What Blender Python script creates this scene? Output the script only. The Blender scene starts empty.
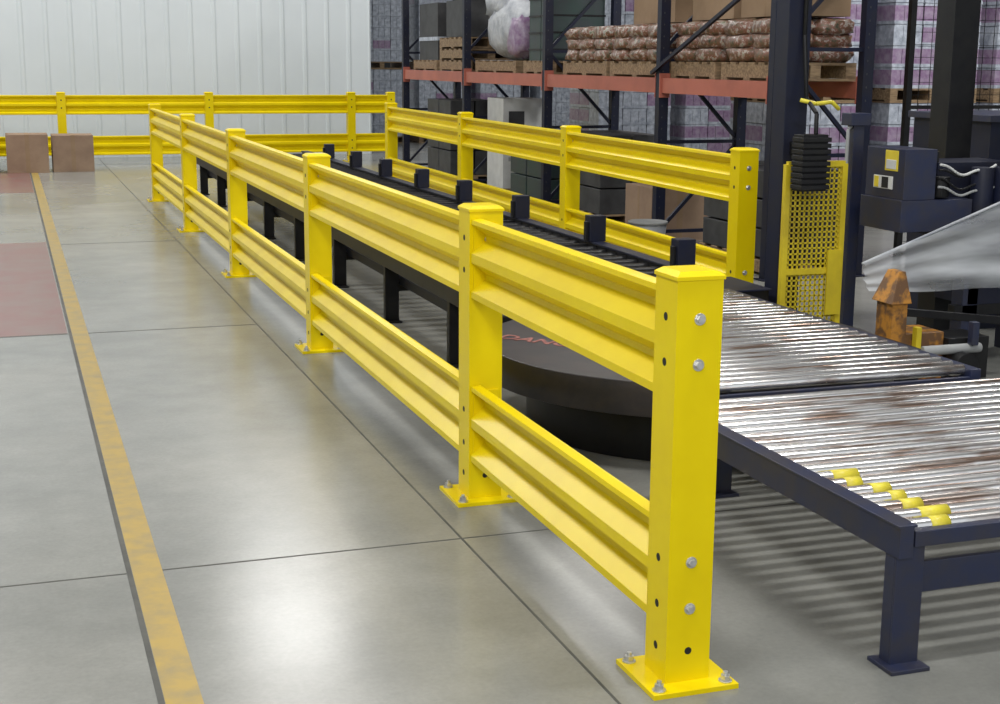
import bpy, math, random
from mathutils import Matrix, Vector
random.seed(7)
scene = bpy.context.scene
scene.view_settings.view_transform = 'Standard'
scene.view_settings.look = 'None'
scene.view_settings.exposure = 0.12

# ------------------------------------------------------------ materials
def new_mat(name):
    m = bpy.data.materials.new(name); m.use_nodes = True
    nt = m.node_tree
    return m, nt, nt.nodes['Principled BSDF']

def ramp(nt, stops):
    r = nt.nodes.new('ShaderNodeValToRGB')
    el = r.color_ramp.elements
    while len(el) < len(stops): el.new(0.5)
    for e, (p, c) in zip(el, stops):
        e.position = p; e.color = (*c, 1)
    return r

def noise(nt, scale, detail=4, rough=0.6, stretch=None):
    tc = nt.nodes.new('ShaderNodeNewGeometry')
    mp = nt.nodes.new('ShaderNodeMapping')
    if stretch: mp.inputs['Scale'].default_value = stretch
    n = nt.nodes.new('ShaderNodeTexNoise')
    n.inputs['Scale'].default_value = scale
    n.inputs['Detail'].default_value = detail
    n.inputs['Roughness'].default_value = rough
    nt.links.new(tc.outputs['Position'], mp.inputs['Vector'])
    nt.links.new(mp.outputs['Vector'], n.inputs['Vector'])
    return n

def mat(name, c1, c2=None, scale=6, rough=0.5, metal=0.0, spec=0.5, bump=0.0, lo=0.35, hi=0.65, stretch=None):
    m, nt, b = new_mat(name)
    b.inputs['Roughness'].default_value = rough
    b.inputs['Metallic'].default_value = metal
    b.inputs['Specular IOR Level'].default_value = spec
    if c2 is None: c2 = tuple(x * 0.85 for x in c1)
    n = noise(nt, scale, stretch=stretch)
    r = ramp(nt, [(lo, c2), (hi, c1)])
    nt.links.new(n.outputs['Fac'], r.inputs['Fac'])
    nt.links.new(r.outputs['Color'], b.inputs['Base Color'])
    if bump:
        bp = nt.nodes.new('ShaderNodeBump'); bp.inputs['Strength'].default_value = bump
        bp.inputs['Distance'].default_value = 0.02
        nt.links.new(n.outputs['Fac'], bp.inputs['Height']); nt.links.new(bp.outputs['Normal'], b.inputs['Normal'])
    return m

YEL = mat('yellow_powder_coat', (0.84, 0.655, 0.003), (0.77, 0.58, 0.002), 3, 0.30, 0, 0.17)
YEL2 = mat('yellow_mesh_paint', (0.70, 0.55, 0.02), (0.55, 0.42, 0.02), 5, 0.5)
HOLE = mat('bolt_hole_black', (0.01, 0.01, 0.01), rough=0.8)
ZINC = mat('zinc_bolt', (0.72, 0.72, 0.70), (0.5, 0.5, 0.5), 40, 0.3, 0.8)
NAVY = mat('navy_frame_paint', (0.016, 0.023, 0.062), (0.03, 0.03, 0.045), 9, 0.40)
NAVYD = mat('navy_rack_paint', (0.008, 0.011, 0.030), (0.014, 0.015, 0.026), 6, 0.5, 0, 0.3)
BLACK = mat('black_steel', (0.007, 0.007, 0.009), (0.013, 0.013, 0.013), 8, 0.45, 0, 0.28)
DISC = mat('turntable_steel', (0.026, 0.025, 0.030), (0.05, 0.042, 0.040), 7, 0.36, 0.3)
ROLL = mat('worn_roller_steel', (0.80, 0.79, 0.78), (0.34, 0.24, 0.19), 6, 0.25, 0.9, lo=0.36, hi=0.52, stretch=(0.5, 6, 1))
ORANGE = mat('orange_beam_paint', (0.42, 0.125, 0.085), (0.34, 0.10, 0.07), 3, 0.5)
WOOD = mat('pallet_wood', (0.30, 0.21, 0.12), (0.14, 0.09, 0.05), 8, 0.8, stretch=(1, 6, 6))
CARD = mat('cardboard', (0.30, 0.205, 0.125), (0.24, 0.16, 0.095), 3, 0.85)
CARDD = mat('cardboard_brown', (0.31, 0.215, 0.145), (0.24, 0.16, 0.11), 3, 0.85)
WHITE = mat('white_sack', (0.52, 0.54, 0.57), (0.30, 0.32, 0.36), 6, 0.5, bump=1.0)
GREYP = mat('grey_panel', (0.35, 0.36, 0.36), (0.25, 0.26, 0.26), 3, 0.6)
DKGRN = mat('dark_green_plastic', (0.02, 0.045, 0.04), (0.03, 0.04, 0.045), 4, 0.5)
DKGRY = mat('dark_grey_goods', (0.05, 0.052, 0.055), (0.025, 0.025, 0.028), 5, 0.6)
PURP = mat('purple_can', (0.22, 0.13, 0.24), (0.34, 0.28, 0.37), 14, 0.3)
SILV = mat('grey_can', (0.50, 0.54, 0.61), (0.25, 0.28, 0.34), 14, 0.3)
RED = mat('faded_red_mark', (0.34, 0.13, 0.10), (0.20, 0.05, 0.04), 12, rough=0.5)
RUSTO = mat('worn_orange_machine', (0.50, 0.22, 0.03), (0.14, 0.07, 0.03), 14, 0.5, lo=0.42, hi=0.58)
TAPE = mat('yellow_tape', (0.75, 0.66, 0.05), (0.6, 0.5, 0.05), 20, 0.4)
LABY = mat('label_yellow', (0.75, 0.6, 0.05), rough=0.5)
LABW = mat('label_white', (0.62, 0.63, 0.62), rough=0.5)
CEIL = mat('ceiling_deck', (0.30, 0.31, 0.32), rough=0.8)
WALLD = mat('wall_dark_panel', (0.13, 0.14, 0.145), (0.09, 0.095, 0.10), 0.6, 0.7)
m, nt, b = new_mat('mottled_produce_sack'); BAG = m
n = noise(nt, 20, 3, 0.7); r = ramp(nt, [(0.3, (0.03, 0.04, 0.02)), (0.43, (0.15, 0.10, 0.06)), (0.52, (0.20, 0.07, 0.045)), (0.60, (0.42, 0.38, 0.34)), (0.75, (0.08, 0.13, 0.06))])
nt.links.new(n.outputs['Fac'], r.inputs['Fac']); nt.links.new(r.outputs['Color'], b.inputs['Base Color']); b.inputs['Roughness'].default_value = 0.35

m, nt, b = new_mat('stretch_film'); FILM = m
tr = nt.nodes.new('ShaderNodeBsdfTransparent'); mx = nt.nodes.new('ShaderNodeMixShader')
b.inputs['Base Color'].default_value = (0.78, 0.81, 0.84, 1); b.inputs['Roughness'].default_value = 0.25
n = noise(nt, 1.6, 3, 0.5, stretch=(1, 1, 5)); r = ramp(nt, [(0.3, (0.22,)*3), (0.7, (0.66,)*3)])
nt.links.new(n.outputs['Fac'], r.inputs['Fac']); nt.links.new(r.outputs['Color'], mx.inputs['Fac'])
nt.links.new(tr.outputs[0], mx.inputs[1]); nt.links.new(b.outputs[0], mx.inputs[2])
nt.links.new(mx.outputs[0], nt.nodes['Material Output'].inputs['Surface'])

# concrete floor
m, nt, b = new_mat('polished_concrete'); CONC = m
L = nt.links
n1 = noise(nt, 0.5, 6, 0.55); n2 = noise(nt, 3.0, 8, 0.66); n3 = noise(nt, 60, 3, 0.6)
r1 = ramp(nt, [(0.3, (0.188, 0.193, 0.180)), (0.5, (0.248, 0.25, 0.230)), (0.72, (0.305, 0.302, 0.275))])
r2 = ramp(nt, [(0.3, (0.84, 0.84, 0.84)), (0.7, (1.09, 1.09, 1.09))])
r3 = ramp(nt, [(0.3, (0.93,)*3), (0.7, (1.04,)*3)])
L.new(n1.outputs['Fac'], r1.inputs['Fac']); L.new(n2.outputs['Fac'], r2.inputs['Fac']); L.new(n3.outputs['Fac'], r3.inputs['Fac'])
def mul(a, c):
    x = nt.nodes.new('ShaderNodeMix'); x.data_type = 'RGBA'; x.blend_type = 'MULTIPLY'; x.inputs['Factor'].default_value = 1
    L.new(a, x.inputs[6]); L.new(c, x.inputs[7]); return x.outputs[2]
o = mul(mul(r1.outputs['Color'], r2.outputs['Color']), r3.outputs['Color'])
L.new(o, b.inputs['Base Color'])
rr = nt.nodes.new('ShaderNodeMapRange'); rr.inputs['To Min'].default_value = 0.15; rr.inputs['To Max'].default_value = 0.32
L.new(n1.outputs['Fac'], rr.inputs['Value']); L.new(rr.outputs['Result'], b.inputs['Roughness'])
b.inputs['Specular IOR Level'].default_value = 0.5

LINE = mat('worn_floor_line_paint', (0.40, 0.27, 0.05), (0.27, 0.21, 0.09), 9, 0.4, lo=0.3, hi=0.6)
JOINT = mat('dark_joint', (0.05, 0.05, 0.045), (0.09, 0.09, 0.08), 5, 0.7)
REDF = mat('worn_red_paint_and_reflection', (0.21, 0.09, 0.08), (0.20, 0.14, 0.125), 3, 0.3, lo=0.3, hi=0.6)
WALLW = mat('white_metal_siding', (0.62, 0.67, 0.70), (0.58, 0.63, 0.66), 0.7, 0.5)

# ------------------------------------------------------------ mesh builder
class B:
    def __init__(s): s.v=[]; s.f=[]; s.m=[]; s.sm=[]; s.mats=[]
    def mi(s, mt):
        if mt not in s.mats: s.mats.append(mt)
        return s.mats.index(mt)
    def add(s, vs, fs, mt, smooth=False, M=None):
        o=len(s.v)
        for p in vs:
            p=Vector(p)
            if M is not None: p=M@p
            s.v.append(p[:])
        k=s.mi(mt)
        for i,f in enumerate(fs):
            s.f.append([o+j for j in f]); s.m.append(k)
            s.sm.append(smooth if isinstance(smooth,bool) else smooth[i])
    def box(s, x0,x1,y0,y1,z0,z1, mt, M=None):
        vs=[(x,y,z) for z in (z0,z1) for y in (y0,y1) for x in (x0,x1)]
        fs=[(0,2,3,1),(4,5,7,6),(0,1,5,4),(2,6,7,3),(0,4,6,2),(1,3,7,5)]
        s.add(vs,fs,mt,False,M)
    def beam(s, p, q, w, h, mt):
        p=Vector(p);q=Vector(q);d=q-p;l=d.length
        M=Matrix.Translation(p)@d.to_track_quat('Y','Z').to_matrix().to_4x4()
        s.box(-w/2,w/2,0,l,-h/2,h/2,mt,M)
    def cyl(s,p,q,r,mt,n=16,r2=None):
        p=Vector(p);q=Vector(q);d=q-p;l=d.length
        M=Matrix.Translation(p)@d.to_track_quat('Z','Y').to_matrix().to_4x4()
        r2=r if r2 is None else r2
        vs=[(r*math.cos(2*math.pi*i/n),r*math.sin(2*math.pi*i/n),0) for i in range(n)]
        vs+=[(r2*math.cos(2*math.pi*i/n),r2*math.sin(2*math.pi*i/n),l) for i in range(n)]
        fs=[(i,(i+1)%n,n+(i+1)%n,n+i) for i in range(n)]
        fs+=[tuple(range(n))[::-1], tuple(range(n,2*n))]
        s.add(vs,fs,mt,[True if n>8 else False]*n+[False,False],M)
    def hose(s,pts,r,mt):
        for p,q in zip(pts[:-1],pts[1:]): s.cyl(p,q,r,mt,10)
    def blob(s,c,rx,ry,rz,mt,nu=14,nv=9,pw=0.6,jit=0.05):
        vs=[];fs=[]
        sg=lambda x,p: math.copysign(abs(x)**p,x)
        for j in range(nv+1):
            ph=-math.pi/2+math.pi*j/nv
            for i in range(nu):
                th=2*math.pi*i/nu; k=1+random.uniform(-jit,jit)
                vs.append((c[0]+rx*k*sg(math.cos(ph),pw)*sg(math.cos(th),pw),c[1]+ry*k*sg(math.cos(ph),pw)*sg(math.sin(th),pw),c[2]+rz*k*sg(math.sin(ph),pw)))
        for j in range(nv):
            for i in range(nu):
                fs.append((j*nu+i,j*nu+(i+1)%nu,(j+1)*nu+(i+1)%nu,(j+1)*nu+i))
        s.add(vs,fs,mt,True)
    def prism_y(s, prof, y0, y1, mt):
        n=len(prof)
        vs=[(x,y0,z) for x,z in prof]+[(x,y1,z) for x,z in prof]
        fs=[(i,(i+1)%n,n+(i+1)%n,n+i) for i in range(n)]
        s.add(vs,fs+[tuple(range(n))[::-1],tuple(range(n,2*n))],mt)
    def obj(s,name,loc=(0,0,0),rotz=0,bevel=0,parent=None):
        me=bpy.data.meshes.new(name); me.from_pydata(s.v,[],s.f)
        for mt in s.mats: me.materials.append(mt)
        me.polygons.foreach_set('material_index',s.m); me.polygons.foreach_set('use_smooth',s.sm)
        me.update()
        import bmesh
        bm=bmesh.new(); bm.from_mesh(me); bmesh.ops.recalc_face_normals(bm,faces=bm.faces); bm.to_mesh(me); bm.free()
        ob=bpy.data.objects.new(name,me); scene.collection.objects.link(ob)
        ob.location=loc; ob.rotation_euler=(0,0,rotz)
        if bevel:
            bv=ob.modifiers.new('bevel','BEVEL'); bv.width=bevel; bv.segments=2; bv.limit_method='ANGLE'; bv.angle_limit=math.radians(50)
        if parent: ob.parent=parent
        return ob

# ------------------------------------------------------------ room shell
b=B(); b.box(-9,15,-5,36,-0.1,0,CONC); b.obj('floor')
b=B(); b.box(-9,15,-5,36,8.0,8.1,CEIL); b.obj('ceiling')
b=B()
x=-9.0
pts=[]
while x<6.17:
    pts+= [(x,25.0),(x+0.30,25.0),(x+0.325,24.985),(x+0.365,24.985),(x+0.39,25.0)]
    x+=0.39
pts=[p for p in pts if p[0]<=6.17]+[(6.17,25.0)]
n=len(pts)
vs=[(p[0],p[1],0) for p in pts]+[(p[0],p[1],8) for p in pts]+[(pts[0][0],25.2,0),(pts[0][0],25.2,8),(6.17,25.2,0),(6.17,25.2,8)]
fs=[(i,i+1,n+i+1,n+i) for i in range(n-1)]+[(2*n,2*n+1,2*n+3,2*n+2),(n-1,2*n+2,2*n+3,2*n-1),(0,n,2*n+1,2*n)]
b.add(vs,fs,WALLW); b.obj('wall_back')
b=B(); b.box(6.18,15,35.8,36,0,8,WALLD); b.obj('wall_far')
b=B(); b.box(14.8,15,-5,35.79,0,8,WALLD); b.obj('wall_right')
b=B(); b.box(-9,-8.8,-5,24.9,0,8,WALLW); b.obj('wall_left')

# floor markings
b=B(); b.box(0.305,0.40,-3,22.6,0.0002,0.0015,LINE); b.obj('floor_marking_stripe')
b=B(); b.box(-4,0.28,8.9,13.5,0.0002,0.0012,REDF); b.box(-4,0.28,18.6,22.2,0.0002,0.0012,REDF); b.obj('red_floor_zone_and_reflection')  # near slab is worn paint; far slab is a dark red reflection painted in
b=B()
b.box(0.287,0.303,-3,24.5,0.0002,0.002,JOINT)
b.box(1.428,1.436,-3,24.5,0.0002,0.0012,JOINT)
b.box(-8,0.286,4.545,4.552,0.0002,0.0012,JOINT); b.box(0.40,1.428,4.545,4.552,0.0002,0.0012,JOINT); b.box(1.438,14,4.545,4.552,0.0002,0.0012,JOINT)
b.box(-8,0.286,8.87,8.88,0.0002,0.0012,JOINT); b.box(0.40,1.428,8.87,8.88,0.0002,0.0012,JOINT)
b.box(0.40,1.428,13.3,13.31,0.0002,0.0012,JOINT)
p=Vector((-0.9,3.98,0.0007))
for k in range(14):
    q=p+Vector((0.1,-0.055+random.uniform(-0.02,0.02),0)); b.beam(p,q,0.006,0.001,JOINT); p=q
b.obj('floor_joint')

# ------------------------------------------------------------ guard rails
H=1.12
def rail_profile(z0,h=0.30,s=-1):
    f=[(0.030,h),(0.058,h-0.004),(0.060,h-0.020),(0.006,h-0.062),(0.006,h-0.082),(0.060,h-0.128),(0.060,h-0.162),(0.006,h-0.206),(0.006,h-0.226),(0.060,h-0.270),(0.060,h-0.294),(0.030,h-0.30)]
    front=[(s*o,z0+z) for o,z in f]
    back=[(s*(o-0.008),z0+z) for o,z in reversed(f)]
    return front+back
def post(b,y,hp=0.065):
    b.box(-hp,hp,y-hp,y+hp,0.014,H-0.012,YEL)
    c=hp+0.004
    vs=[(-c,y-c,H-0.014),(c,y-c,H-0.014),(c,y+c,H-0.014),(-c,y+c,H-0.014),(-c,y-c,H-0.004),(c,y-c,H-0.004),(c,y+c,H-0.004),(-c,y+c,H-0.004),
        (-c*.75,y-c*.75,H+0.008),(c*.75,y-c*.75,H+0.008),(c*.75,y+c*.75,H+0.008),(-c*.75,y+c*.75,H+0.008)]
    b.add(vs,[(0,3,2,1),(0,1,5,4),(1,2,6,5),(2,3,7,6),(3,0,4,7),(4,5,9,8),(5,6,10,9),(6,7,11,10),(7,4,8,11),(8,9,10,11)],YEL)
    b.box(-0.125,0.125,y-0.125,y+0.125,0.0,0.014,YEL)
    for sx in(-1,1):
        for sy in(-1,1):
            X=sx*0.098;Y=y+sy*0.098
            b.cyl((X,Y,0.014),(X,Y,0.018),0.019,ZINC,14); b.cyl((X,Y,0.018),(X,Y,0.032),0.0135,ZINC,6); b.cyl((X,Y,0.032),(X,Y,0.042),0.007,ZINC,10)
    zs=(1.005,0.885,0.35,0.22)
    for z in zs+(0.10,):
        b.cyl((-hp-0.0006,y,z),(-hp+0.001,y,z),0.0115,HOLE,14)
        b.cyl((hp-0.001,y,z),(hp+0.0006,y,z),0.0115,HOLE,14)
    for z in zs:
        for sy in(-1,1):
            b.cyl((0.0,y+sy*hp,z),(0,y+sy*(hp+0.003),z),0.016,ZINC,16)
            b.cyl((0.0,y+sy*(hp+0.003),z),(0,y+sy*(hp+0.012),z),0.011,ZINC,6)
    b.cyl((0,y-hp-0.0006,0.10),(0,y-hp+0.001,0.10),0.0105,HOLE,14)
def run(name,ys,loc,rotz=0,s=-1):
    b=B()
    for y in ys: post(b,y)
    for a,c in zip(ys[:-1],ys[1:]):
        for z0 in (0.782,0.155):
            b.prism_y(rail_profile(z0,s=s),a+0.068,c-0.068,YEL)
            for yy in (a+0.0655,c-0.0735):
                b.box(-0.05,0.05,yy,yy+0.008,z0+0.02,z0+0.28,YEL)
    return b.obj(name,loc,rotz,bevel=0.003)
run('safety_guard_rail',[0,1.73,4.71,7.72,10.77,13.9],(1.65,3.28,0))
run('safety_guard_rail',[0,3.1,6.2,9.5],(4.35,7.95,0),-0.022)
run('safety_guard_rail',[-5.1,-2.8,-0.51,1.74,4.05,4.72], (1.33,23.2,0),-math.pi/2,s=1)

# ------------------------------------------------------------ near roller conveyor
def leg(b,x,y,z1,mt):
    b.box(x-0.045,x+0.045,y-0.004,y+0.004,0.01,z1,mt)
    b.box(x-0.045,x-0.037,y+0.0035,y+0.05,0.01,z1,mt)
    b.box(x+0.037,x+0.045,y+0.0035,y+0.05,0.01,z1,mt)
    b.box(x-0.07,x+0.055,y-0.05,y+0.07,0.0,0.012,mt)
b=B()
X0,X1,Y0,Y1=2.23,5.1,3.12,4.68
for x in (X0,X1):
    b.box(x,x+0.045,Y0,Y1,0.325,0.415,NAVY)
    b.box(x-0.004,x+0.055,Y0,Y1,0.412,0.42,NAVY)
b.box(X0+0.05,X1,Y0+0.0,Y0+0.03,0.355,0.40,NAVY)
b.box(X0+0.05,X1,Y0+0.05,Y0+0.07,0.20,0.29,NAVY)
b.box(X0+0.05,X1,Y1-0.02,Y1,0.30,0.38,NAVY)
y=Y0+0.055
while y<Y1-0.02:
    b.cyl((X0+0.045,y,0.395),(X1,y,0.395),0.0225,ROLL,16)
    b.cyl((X0+0.01,y,0.395),(X0+0.045,y,0.395),0.012,ZINC,8)
    y+=0.0795
for x in (X0+0.05,X1-0.02,3.7):
    for yy in (Y0+0.02,Y1-0.12): leg(b,x,yy,0.36,NAVY)
rc=b.obj('roller_conveyor',bevel=0.002)
b=B(); y=Y0+0.055
for k in range(7):
    xx=2.38+random.uniform(-0.03,0.02)-0.004*k; w=random.uniform(0.05,0.10)
    b.cyl((xx,y,0.395),(xx+w,y,0.395),0.0242,TAPE,16)
    y+=0.0795
b.obj('yellow_tape',parent=rc)

# ------------------------------------------------------------ turntable with roller deck
b=B()
CX,CY,R=2.93,5.84,0.94
b.cyl((CX,CY,0.24),(CX,CY,0.385),R,DISC,72)
b.cyl((CX,CY,0.0),(CX,CY,0.24),R-0.2,BLACK,48)
DX0,DX1,DY0,DY1=2.52,3.66,4.72,6.90
b.box(DX0-0.05,DX0,DY0,DY1,0.386,0.43,NAVY); b.box(DX1,DX1+0.05,DY0,DY1,0.386,0.43,NAVY)
b.box(DX0,DX1,DY0,DY0+0.02,0.34,0.40,NAVY)
y=DY0+0.055
while y<DY1-0.02:
    b.cyl((DX0,y,0.42),(DX1,y,0.42),0.0225,ROLL,16); y+=0.078
for (x,yy) in ((DX0+.03,DY0+.02),(DX1-.02,DY0+.02),(DX1-.02,DY1-.1)): leg(b,x,yy,0.39,NAVY)
tt=b.obj('stretch_wrap_turntable',bevel=0.003)
fc=bpy.data.curves.new('danger_lettering','FONT'); fc.body='DANGER'; fc.size=0.13; fc.extrude=0.0005; fc.offset=0.003
fc.materials.append(RED)
fo=bpy.data.objects.new('danger_lettering',fc); scene.collection.objects.link(fo)
fo.location=(2.10,6.14,0.3868); fo.rotation_euler=(0,0,-0.9); fo.parent=tt

# ------------------------------------------------------------ far chain conveyor
b=B()
cx0,cx1,cy0,cy1=2.22,3.66,7.12,18.3
for x in (cx0,cx1-0.07):
    b.box(x,x+0.07,cy0,cy1,0.36,0.48,BLACK)
    b.box(x-0.01,x+0.08,cy0,cy1,0.478,0.492,NAVYD)
b.box(cx0+0.1,cx0+0.14,cy0,cy1,0.24,0.30,NAVYD)
y=cy0+0.1
while y<cy1-0.05:
    b.cyl((cx0+0.07,y,0.44),(cx1-0.07,y,0.44),0.03,BLACK,12); y+=0.16
for yy in (7.3,8.7,10.2,11.7,13.2,14.8,16.3,17.8):
    leg(b,cx0+0.05,yy,0.37,BLACK); leg(b,cx1-0.05,yy,0.37,BLACK)
    b.box(cx0+0.09,cx1-0.09,yy,yy+0.04,0.2,0.26,BLACK)
for yy in (7.3,8.6,10.05,11.45,12.75,14.1,15.4,16.8):
    b.box(cx1-0.09,cx1+0.02,yy-0.05,yy+0.05,0.492,0.66,NAVYD)
    b.box(cx1-0.11,cx1-0.09,yy-0.02,yy+0.02,0.492,0.62,BLACK)
b.box(3.80,4.02,7.0,7.45,0,0.39,BLACK); b.box(3.78,4.03,6.98,7.47,0.39,0.40,NAVYD)
b.obj('chain_conveyor',bevel=0.003)

# ------------------------------------------------------------ stretch wrapper mast and guard
b=B()
b.box(4.08,4.22,7.02,7.16,0,3.4,NAVYD); b.box(4.04,4.26,6.96,7.2,0,0.012,NAVYD)
b.box(4.215,4.225,7.04,7.14,0.2,3.3,BLACK)
for i in range(9):
    z=0.975+0.032*i
    b.box(4.04,4.215,6.74,6.86,z,z+0.024,BLACK)
b.box(4.05,4.205,6.76,6.86,0.965,1.27,BLACK)
b.box(4.12,4.18,6.86,7.03,1.15,1.22,BLACK)
b.hose([(4.15,6.8,1.27),(4.16,6.82,1.38),(4.17,6.95,1.46),(4.17,7.0,1.8),(4.17,7.0,3.2)],0.012,BLACK)
b.hose([(4.12,6.93,1.45),(4.20,6.90,1.43),(4.30,6.90,1.44),(4.36,6.92,1.40)],0.012,TAPE)
b.obj('wrapper_mast',bevel=0.003)

b=B()  # yellow mesh safety guard
x0,x1,y,z0,z1=4.06,4.42,6.93,0.06,1.10
for x in (x0,x1): b.box(x-0.016,x+0.016,y-0.016,y+0.016,0.0,z1,YEL2)
for z in (z0,z1,0.5): b.box(x0,x1,y-0.014,y+0.014,z-0.016,z+0.016,YEL2)
x=x0+0.03
while x<x1: b.box(x-0.0045,x+0.0045,y-0.004,y+0.004,z0,z1,YEL2); x+=0.03
z=z0
while z<z1: b.box(x0,x1,y-0.004,y+0.004,z-0.0045,z+0.0045,YEL2); z+=0.03
b.box(x1-0.09,x1,y-0.03,y-0.015,0.25,0.62,YEL2)
b.obj('yellow_mesh_guard')

b=B() # sensor post
b.box(4.58,4.65,7.1,7.17,0,1.33,NAVY); b.box(4.52,4.72,7.05,7.22,0,0.012,NAVY); b.box(4.55,4.68,7.08,7.19,1.30,1.37,NAVY)
b.hose([(4.555,7.12,0.6),(4.555,7.12,1.28),(4.58,7.12,1.3)],0.01,GREYP)
b.obj('sensor_post',bevel=0.003)

b=B() # wrapper carriage machine
b.box(5.10,5.27,6.95,7.12,0,3.4,BLACK); b.box(4.98,5.42,6.85,7.24,0,0.015,BLACK)
b.box(4.52,4.72,6.50,6.86,0.93,1.20,NAVY)
b.box(4.50,4.95,6.48,6.87,0.76,0.93,NAVY)
b.box(4.80,5.30,6.60,6.92,0.72,1.12,NAVYD)
b.box(4.72,4.82,6.62,6.86,0.93,1.18,BLACK)
b.box(4.516,4.52,6.56,6.68,1.08,1.19,LABY); b.box(4.513,4.517,6.575,6.665,1.09,1.14,LABW)
b.box(4.516,4.52,6.60,6.78,0.98,1.05,LABW); b.box(4.513,4.517,6.64,6.70,0.985,1.045,HOLE); b.box(4.513,4.517,6.73,6.77,0.985,1.045,LABY)
b.cyl((4.78,6.54,0.94),(4.78,6.54,1.05),0.05,BLACK,18)
b.cyl((5.02,6.50,0.62),(5.02,6.50,1.10),0.06,NAVYD,18)
b.cyl((5.17,6.48,0.62),(5.17,6.48,1.10),0.09,NAVYD,20)
for (o,c,zz,sag) in ((0,LABW,1.12,.05),(0.03,BLACK,1.09,.03),(0.05,BLACK,1.05,.06),(0.02,GREYP,1.0,.04)):
    b.hose([(4.72+0.36*k/20,6.47+o*.3,zz-sag*math.sin(k/20*math.pi)+0.010*math.sin(k*0.6)) for k in range(21)],0.007,c)
b.box(5.0,5.6,6.5,6.9,0.5,0.62,BLACK)
b.box(4.95,5.05,6.5,6.6,0.0,0.72,NAVY); b.box(5.5,5.6,6.5,6.9,0.0,1.7,NAVYD)
b.box(4.9,5.62,6.50,6.56,0.28,0.34,BLACK)
b.box(4.98,5.3,6.5,6.8,0.34,0.50,NAVYD)
for k in range(6): b.box(5.32,5.5,6.5+0.001*k,6.7,0.65+0.14*k,0.72+0.14*k,NAVY if k%2 else BLACK)
b.obj('stretch_wrapper_carriage',bevel=0.004)

# film sheet
b=B(); nu,nv=30,16; vs=[];fs=[]
A=Vector((5.35,6.36,1.03));Bp=Vector((4.20,6.36,0.62));C=Vector((5.35,6.36,0.44));D=Vector((4.24,6.36,0.47))
for j in range(nv+1):
    for i in range(nu+1):
        u=i/nu;v=j/nv
        p=(A*(1-u)+Bp*u)*(1-v)+(C*(1-u)+D*u)*v
        p+=Vector((0,0.010*math.sin(v*19+u*4)+0.008*math.sin(v*7-u*2),0.006*math.sin(u*9+v*5)))
        vs.append(p[:])
for j in range(nv):
    for i in range(nu):
        a=j*(nu+1)+i; fs.append((a,a+1,a+nu+2,a+nu+1))
b.add(vs,fs,FILM,True)
b.hose([(5.35,6.36,1.03),(4.8,6.36,0.834),(4.2,6.36,0.62)],0.008,WHITE)
b.obj('plastic_film_sheet')

# orange drive unit
b=B()
b.box(4.16,4.66,6.0,6.28,0.0,0.05,RUSTO)
b.box(4.18,4.27,6.04,6.18,0.05,0.46,RUSTO); b.box(4.27,4.50,6.04,6.26,0.05,0.30,RUSTO)
b.add([(4.16,6.02,0.46),(4.28,6.02,0.46),(4.16,6.20,0.46),(4.28,6.20,0.46),(4.22,6.06,0.62),(4.26,6.06,0.62),(4.22,6.16,0.62),(4.26,6.16,0.62)],[(0,1,3,2),(4,5,7,6),(0,1,5,4),(2,3,7,6),(0,2,6,4),(1,3,7,5)],RUSTO)
b.box(4.50,4.75,6.0,6.22,0.05,0.27,BLACK)
b.cyl((4.33,5.98,0.22),(4.68,5.98,0.22),0.025,GREYP,14)
b.box(4.60,4.64,5.94,5.98,0.24,0.36,NAVY)
b.beam((4.3,6.12,0.40),(4.95,6.12,0.32),0.04,0.04,BLACK)
b.cyl((4.55,6.0,0.14),(4.55,5.9,0.14),0.07,BLACK,18)
b.box(4.30,4.33,5.99,6.03,0.1,0.34,YEL2)
b.box(4.02,4.12,5.7,6.3,0.0,0.3,BLACK)
b.obj('conveyor_drive_unit',bevel=0.003)

# ------------------------------------------------------------ pallet rack
XR=6.28
def upright(b,y,x0,x1,z):
    for x in (x0,x1):
        b.box(x-0.045,x+0.045,y-0.04,y+0.04,0.0,z,NAVYD); b.box(x-0.08,x+0.08,y-0.07,y+0.07,0,0.01,NAVYD)
        for k in range(int(z/0.1)):
            b.box(x-0.018,x-0.009,y-0.0415,y-0.039,0.06+0.1*k,0.075+0.1*k,DKGRY)
    k=0; zz=0.15
    while zz+0.9<z:
        b.beam((x0,y,zz),(x1,y,zz+0.8 ),0.03,0.03,NAVYD) if k%2==0 else b.beam((x1,y,zz),(x0,y,zz+0.8),0.03,0.03,NAVYD)
        b.beam((x0,y,zz),(x1,y,zz),0.03,0.03,NAVYD)
        zz+=0.8;k+=1
rys=[9.62,11.6,14.45,17.3,20.2]
b=B()
for y in rys: upright(b,y,5.5,XR,4.6)
for a,c in zip(rys[:-1],rys[1:]):
    for x in (5.5,XR):
        for z in (1.38,3.1):
            b.box(x-0.03,x+0.03,a+0.04,c-0.04,z,z+0.13,ORANGE)
            for yy in (a+0.04,c-0.055): b.box(x-0.05,x+0.05,yy,yy+0.012,z-0.04,z+0.17,ORANGE)
b.beam((5.44,11.7,1.55),(5.44,9.7,2.3),0.03,0.03,NAVYD)
b.obj('pallet_rack')

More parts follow.
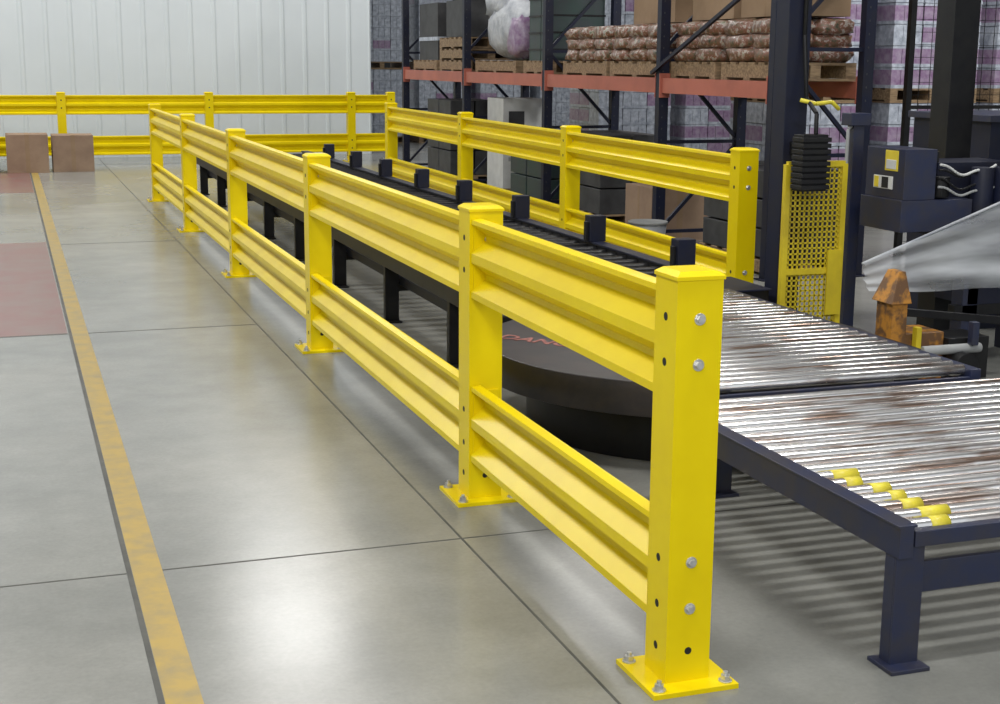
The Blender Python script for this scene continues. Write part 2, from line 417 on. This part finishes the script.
def pallet(b,x,y,z,w=0.72,d=1.15):
    for k in range(6):
        yy=y+k*(d-0.1)/5; b.box(x,x+w,yy,yy+0.1,z+0.12,z+0.14,WOOD)
    for k in range(3):
        xx=x+k*(w-0.09)/2; b.box(xx,xx+0.09,y,y+d,z+0.02,z+0.12,WOOD)
    for k in range(3):
        yy=y+k*(d-0.1)/2; b.box(x,x+w,yy,yy+0.1,z,z+0.02,WOOD)
def boxflaps(b,x0,x1,y0,y1,z0,z1,mt):
    b.box(x0,x1,y0,y1,z0,z1,mt)
    b.box((x0+x1)/2-0.03,(x0+x1)/2+0.03,y0-0.001,y1+0.001,z0+0.001,z1+0.002,CARD)
    b.box(x0-0.001,x1+0.001,(y0+y1)/2-0.02,(y0+y1)/2+0.02,z0+0.001,z1+0.0015,CARD)
Z=1.511
for (yy,d,n_) in ((9.72,0.86,2),(10.68,0.84,2),(11.72,1.15,3),(12.95,1.15,3)):
    b=B(); pallet(b,5.54,yy,Z,0.72,d)
    for lay in range(3):
        for i in range(2):
            for j in range(n_):
                w=d/n_
                b.blob((5.72+0.36*i,yy+w*(j+.5)+random.uniform(-.03,.03),Z+0.14+0.06+0.105*lay),0.2,w*.55,0.07,BAG,12,8,pw=0.6,jit=.09)
    b.obj('sack_pallet')
for (x0,x1,y0,y1,h) in ((5.66,6.2,9.75,10.5,0.6),(5.7,6.2,10.7,11.45,0.7),(5.75,6.2,11.9,12.8,0.5)):
    b=B(); boxflaps(b,x0,x1,y0,y1,Z+0.49,Z+0.49+h,CARD); b.obj('cardboard_box')
b=B(); pallet(b,5.55,14.55,Z,0.7,0.8)
for i in range(2): b.box(5.6,6.2,14.57+0.37*i,14.92+0.37*i,Z+0.141,Z+0.9,DKGRN)
for i in range(2):
    for k in range(4): b.box(5.59,6.21,14.565+0.37*i,14.925+0.37*i,Z+0.25+0.18*k,Z+0.27+0.18*k,BLACK)
b.obj('plastic_crate_stack')
b=B(); pallet(b,5.55,15.6,Z,0.7,1.5)
b.blob((5.92,16.3,Z+0.14+0.38),0.36,0.74,0.38,WHITE,24,16,0.8,0.05); b.blob((5.85,16.6,Z+0.80),0.28,0.42,0.16,WHITE,jit=.12); b.blob((5.72,15.8,Z+0.42),0.16,0.2,0.24,PURP,jit=.12)
b.obj('bulk_bag')
b=B()
for k in range(3): pallet(b,5.55,17.5,Z+0.145*k,0.7)
b.box(5.6,6.2,17.6,18.5,Z+0.436,Z+0.9,DKGRY); b.obj('pallet_stack')
b=B(); pallet(b,5.55,18.8,Z,0.7)
b.box(5.6,6.2,18.9,19.8,Z+0.141,Z+0.9,DKGRY); b.box(5.59,6.21,18.89,19.81,Z+0.4,Z+0.45,SILV); b.obj('wrapped_goods_pallet')

b=B(); b.box(5.7,6.2,16.4,17.0,0.0,0.12,WOOD); b.box(5.68,6.22,16.4,17.0,0.121,1.2,LABW)
b.box(5.75,5.95,16.397,16.399,0.85,1.05,DKGRY); b.box(5.75,6.15,16.397,16.399,0.45,0.5,GREYP); b.box(5.85,6.1,16.397,16.399,0.3,0.36,DKGRY)
b.obj('shipping_carton')
for (yy,c,h) in ((9.75,DKGRY,0.7),(13.1,DKGRY,0.8),(14.7,DKGRN,0.7),(18.2,DKGRY,1.0)):
    b=B(); pallet(b,5.56,yy,0.0,0.7)
    for i in range(2):
        for j in range(2):
            for k in range(3):
                b.box(5.57+0.35*i,5.90+0.35*i,yy+0.02+0.56*j,yy+0.55+0.56*j,0.141+h/3*k,0.141+h/3*(k+1)-0.015,c)
    b.obj('stacked_tote_pallet',bevel=0.006)
b=B(); boxflaps(b,5.62,6.2,12.0,12.6,0.0,0.5,CARDD); b.obj('cardboard_box')
b=B()
b.cyl((5.12,11.0,0),(5.12,11.0,0.30),0.13,WHITE,24,0.16); b.cyl((5.12,11.0,0.30),(5.12,11.0,0.32),0.17,GREYP,24); b.obj('plastic_bucket')

b=B(); boxflaps(b,-0.02,0.56,21.8,22.4,0,0.55,CARDD); b.obj('cardboard_box')
b=B(); boxflaps(b,0.62,1.20,21.9,22.5,0,0.53,CARDD); b.obj('cardboard_box')
b=B(); b.box(-0.95,-0.12,21.9,22.6,0.0,0.62,GREYP); b.box(-1.0,-0.08,21.85,22.65,0.621,0.78,LABW); b.box(-0.8,-0.2,21.89,21.899,0.1,0.3,DKGRY); b.obj('storage_cabinet',bevel=0.01)

def cans(name,x0,y0,nx,ny,nz,wz=0.22,tiers=2,pp=0.55):
    b=B(); z=0
    for t in range(tiers):
        pallet(b,x0,y0,z,nx*0.36,ny*0.36); z+=0.141
        for k in range(nz):
            for i in range(nx):
                for j in range(ny):
                    if 0<i<nx-1 and j>0: continue
                    xx=x0+0.36*i;yy=y0+0.36*j
                    body=PURP if random.random()<pp else SILV
                    for q in range(3):
                        b.box(xx+0.004+0.118*q,xx+0.116+0.118*q,yy+0.006,yy+0.354,z+0.035,z+wz-0.03,body)
                    b.box(xx+0.002,xx+0.358,yy+0.002,yy+0.358,z,z+0.035,SILV)
                    b.box(xx+0.008,xx+0.352,yy+0.008,yy+0.352,z+wz-0.03,z+wz-0.004,SILV)
            z+=wz
        b.box(x0,x0+nx*0.36,y0,y0+ny*0.36,z,z+0.01,CARD); z+=0.011
    b.obj(name)
for i,x in enumerate((7.5,8.8,10.1,11.4)):
    cans('canned_goods_pallet',x,13.0,3,3,5)
for i,x in enumerate((7.6,8.9,10.2)):
    cans('canned_goods_pallet',x,18.0,3,3,6)
for i,x in enumerate((6.6,7.9,9.2,10.5)):
    cans('canned_goods_pallet',x,28.0,3,3,6,tiers=2,pp=0.12)

b=B()
for x in (6.95,8.6,10.25,11.9): b.box(x-0.025,x+0.025,10.0,10.05,0,2.6,BLACK)
for z in (0.1,1.3,2.58): b.box(6.95,11.9,10.01,10.04,z-0.015,z+0.015,BLACK)
x=6.95
while x<11.9: b.box(x-0.002,x+0.002,10.02,10.024,0.1,2.58,BLACK); x+=0.10
z=0.1
while z<2.58: b.box(6.95,11.9,10.024,10.028,z-0.002,z+0.002,BLACK); z+=0.10
b.obj('wire_mesh_fence')

b=B()
b.box(5.75,6.5,7.4,8.2,0.0,1.3,NAVYD); b.box(5.72,6.53,7.37,8.23,1.3,1.34,NAVY); b.box(5.85,6.2,7.395,7.399,0.8,1.1,BLACK); b.box(6.25,6.4,7.395,7.399,0.9,1.05,GREYP)
b.obj('control_cabinet',bevel=0.005)

# ------------------------------------------------------------ lights
def area(name,loc,size,power,rot=(0,0,0),col=(1,0.985,0.96),sy=None):
    l=bpy.data.lights.new(name,'AREA'); l.energy=power; l.size=size; l.color=col
    if sy: l.shape='RECTANGLE'; l.size_y=sy
    o=bpy.data.objects.new(name,l); scene.collection.objects.link(o); o.location=loc; o.rotation_euler=rot
for i,(x,y,pw) in enumerate(((-2.5,2,230),(-2.5,9,240),(-2.5,16,260),(-2.5,22,330),(3.2,8,150),(3.2,15,130),(4,22,240),(9.5,8.5,160),(9.5,22,140))):
    area('ceiling_lamp_%d'%i,(x,y,7.6),1.6,pw,sy=2.4)
area('stripe_shadow_light',(3.0,2.6,7.6),2.6,250,sy=0.3)  # unseen light, made narrow so the rollers cast striped shadows
area('cans_fill_light',(8.2,8.6,6.0),1.2,230,(math.radians(50),0,math.radians(-5)))  # added light, tilted to brighten the canned goods stacks
area('rear_fill_light',(-2.0,-4.0,5.5),3.0,270,(math.radians(62),0,math.radians(-22)))  # added fill behind the camera, brightens post faces turned towards it
w=bpy.data.worlds.new('world'); scene.world=w; w.use_nodes=True
w.node_tree.nodes['Background'].inputs[0].default_value=(0.9,0.95,1,1); w.node_tree.nodes['Background'].inputs[1].default_value=0.75

# ------------------------------------------------------------ camera
cam=bpy.data.cameras.new('camera'); co=bpy.data.objects.new('camera',cam); scene.collection.objects.link(co)
cam.sensor_width=36; cam.lens=36*1.42; cam.clip_start=0.05; cam.clip_end=200
R=Matrix.Rotation(math.radians(-19.04),4,'Z')@Matrix.Rotation(math.radians(90-11.6),4,'X')@Matrix.Rotation(math.radians(0.42),4,'Z')
co.matrix_world=Matrix.Translation((0,0,1.65))@R
scene.camera=co
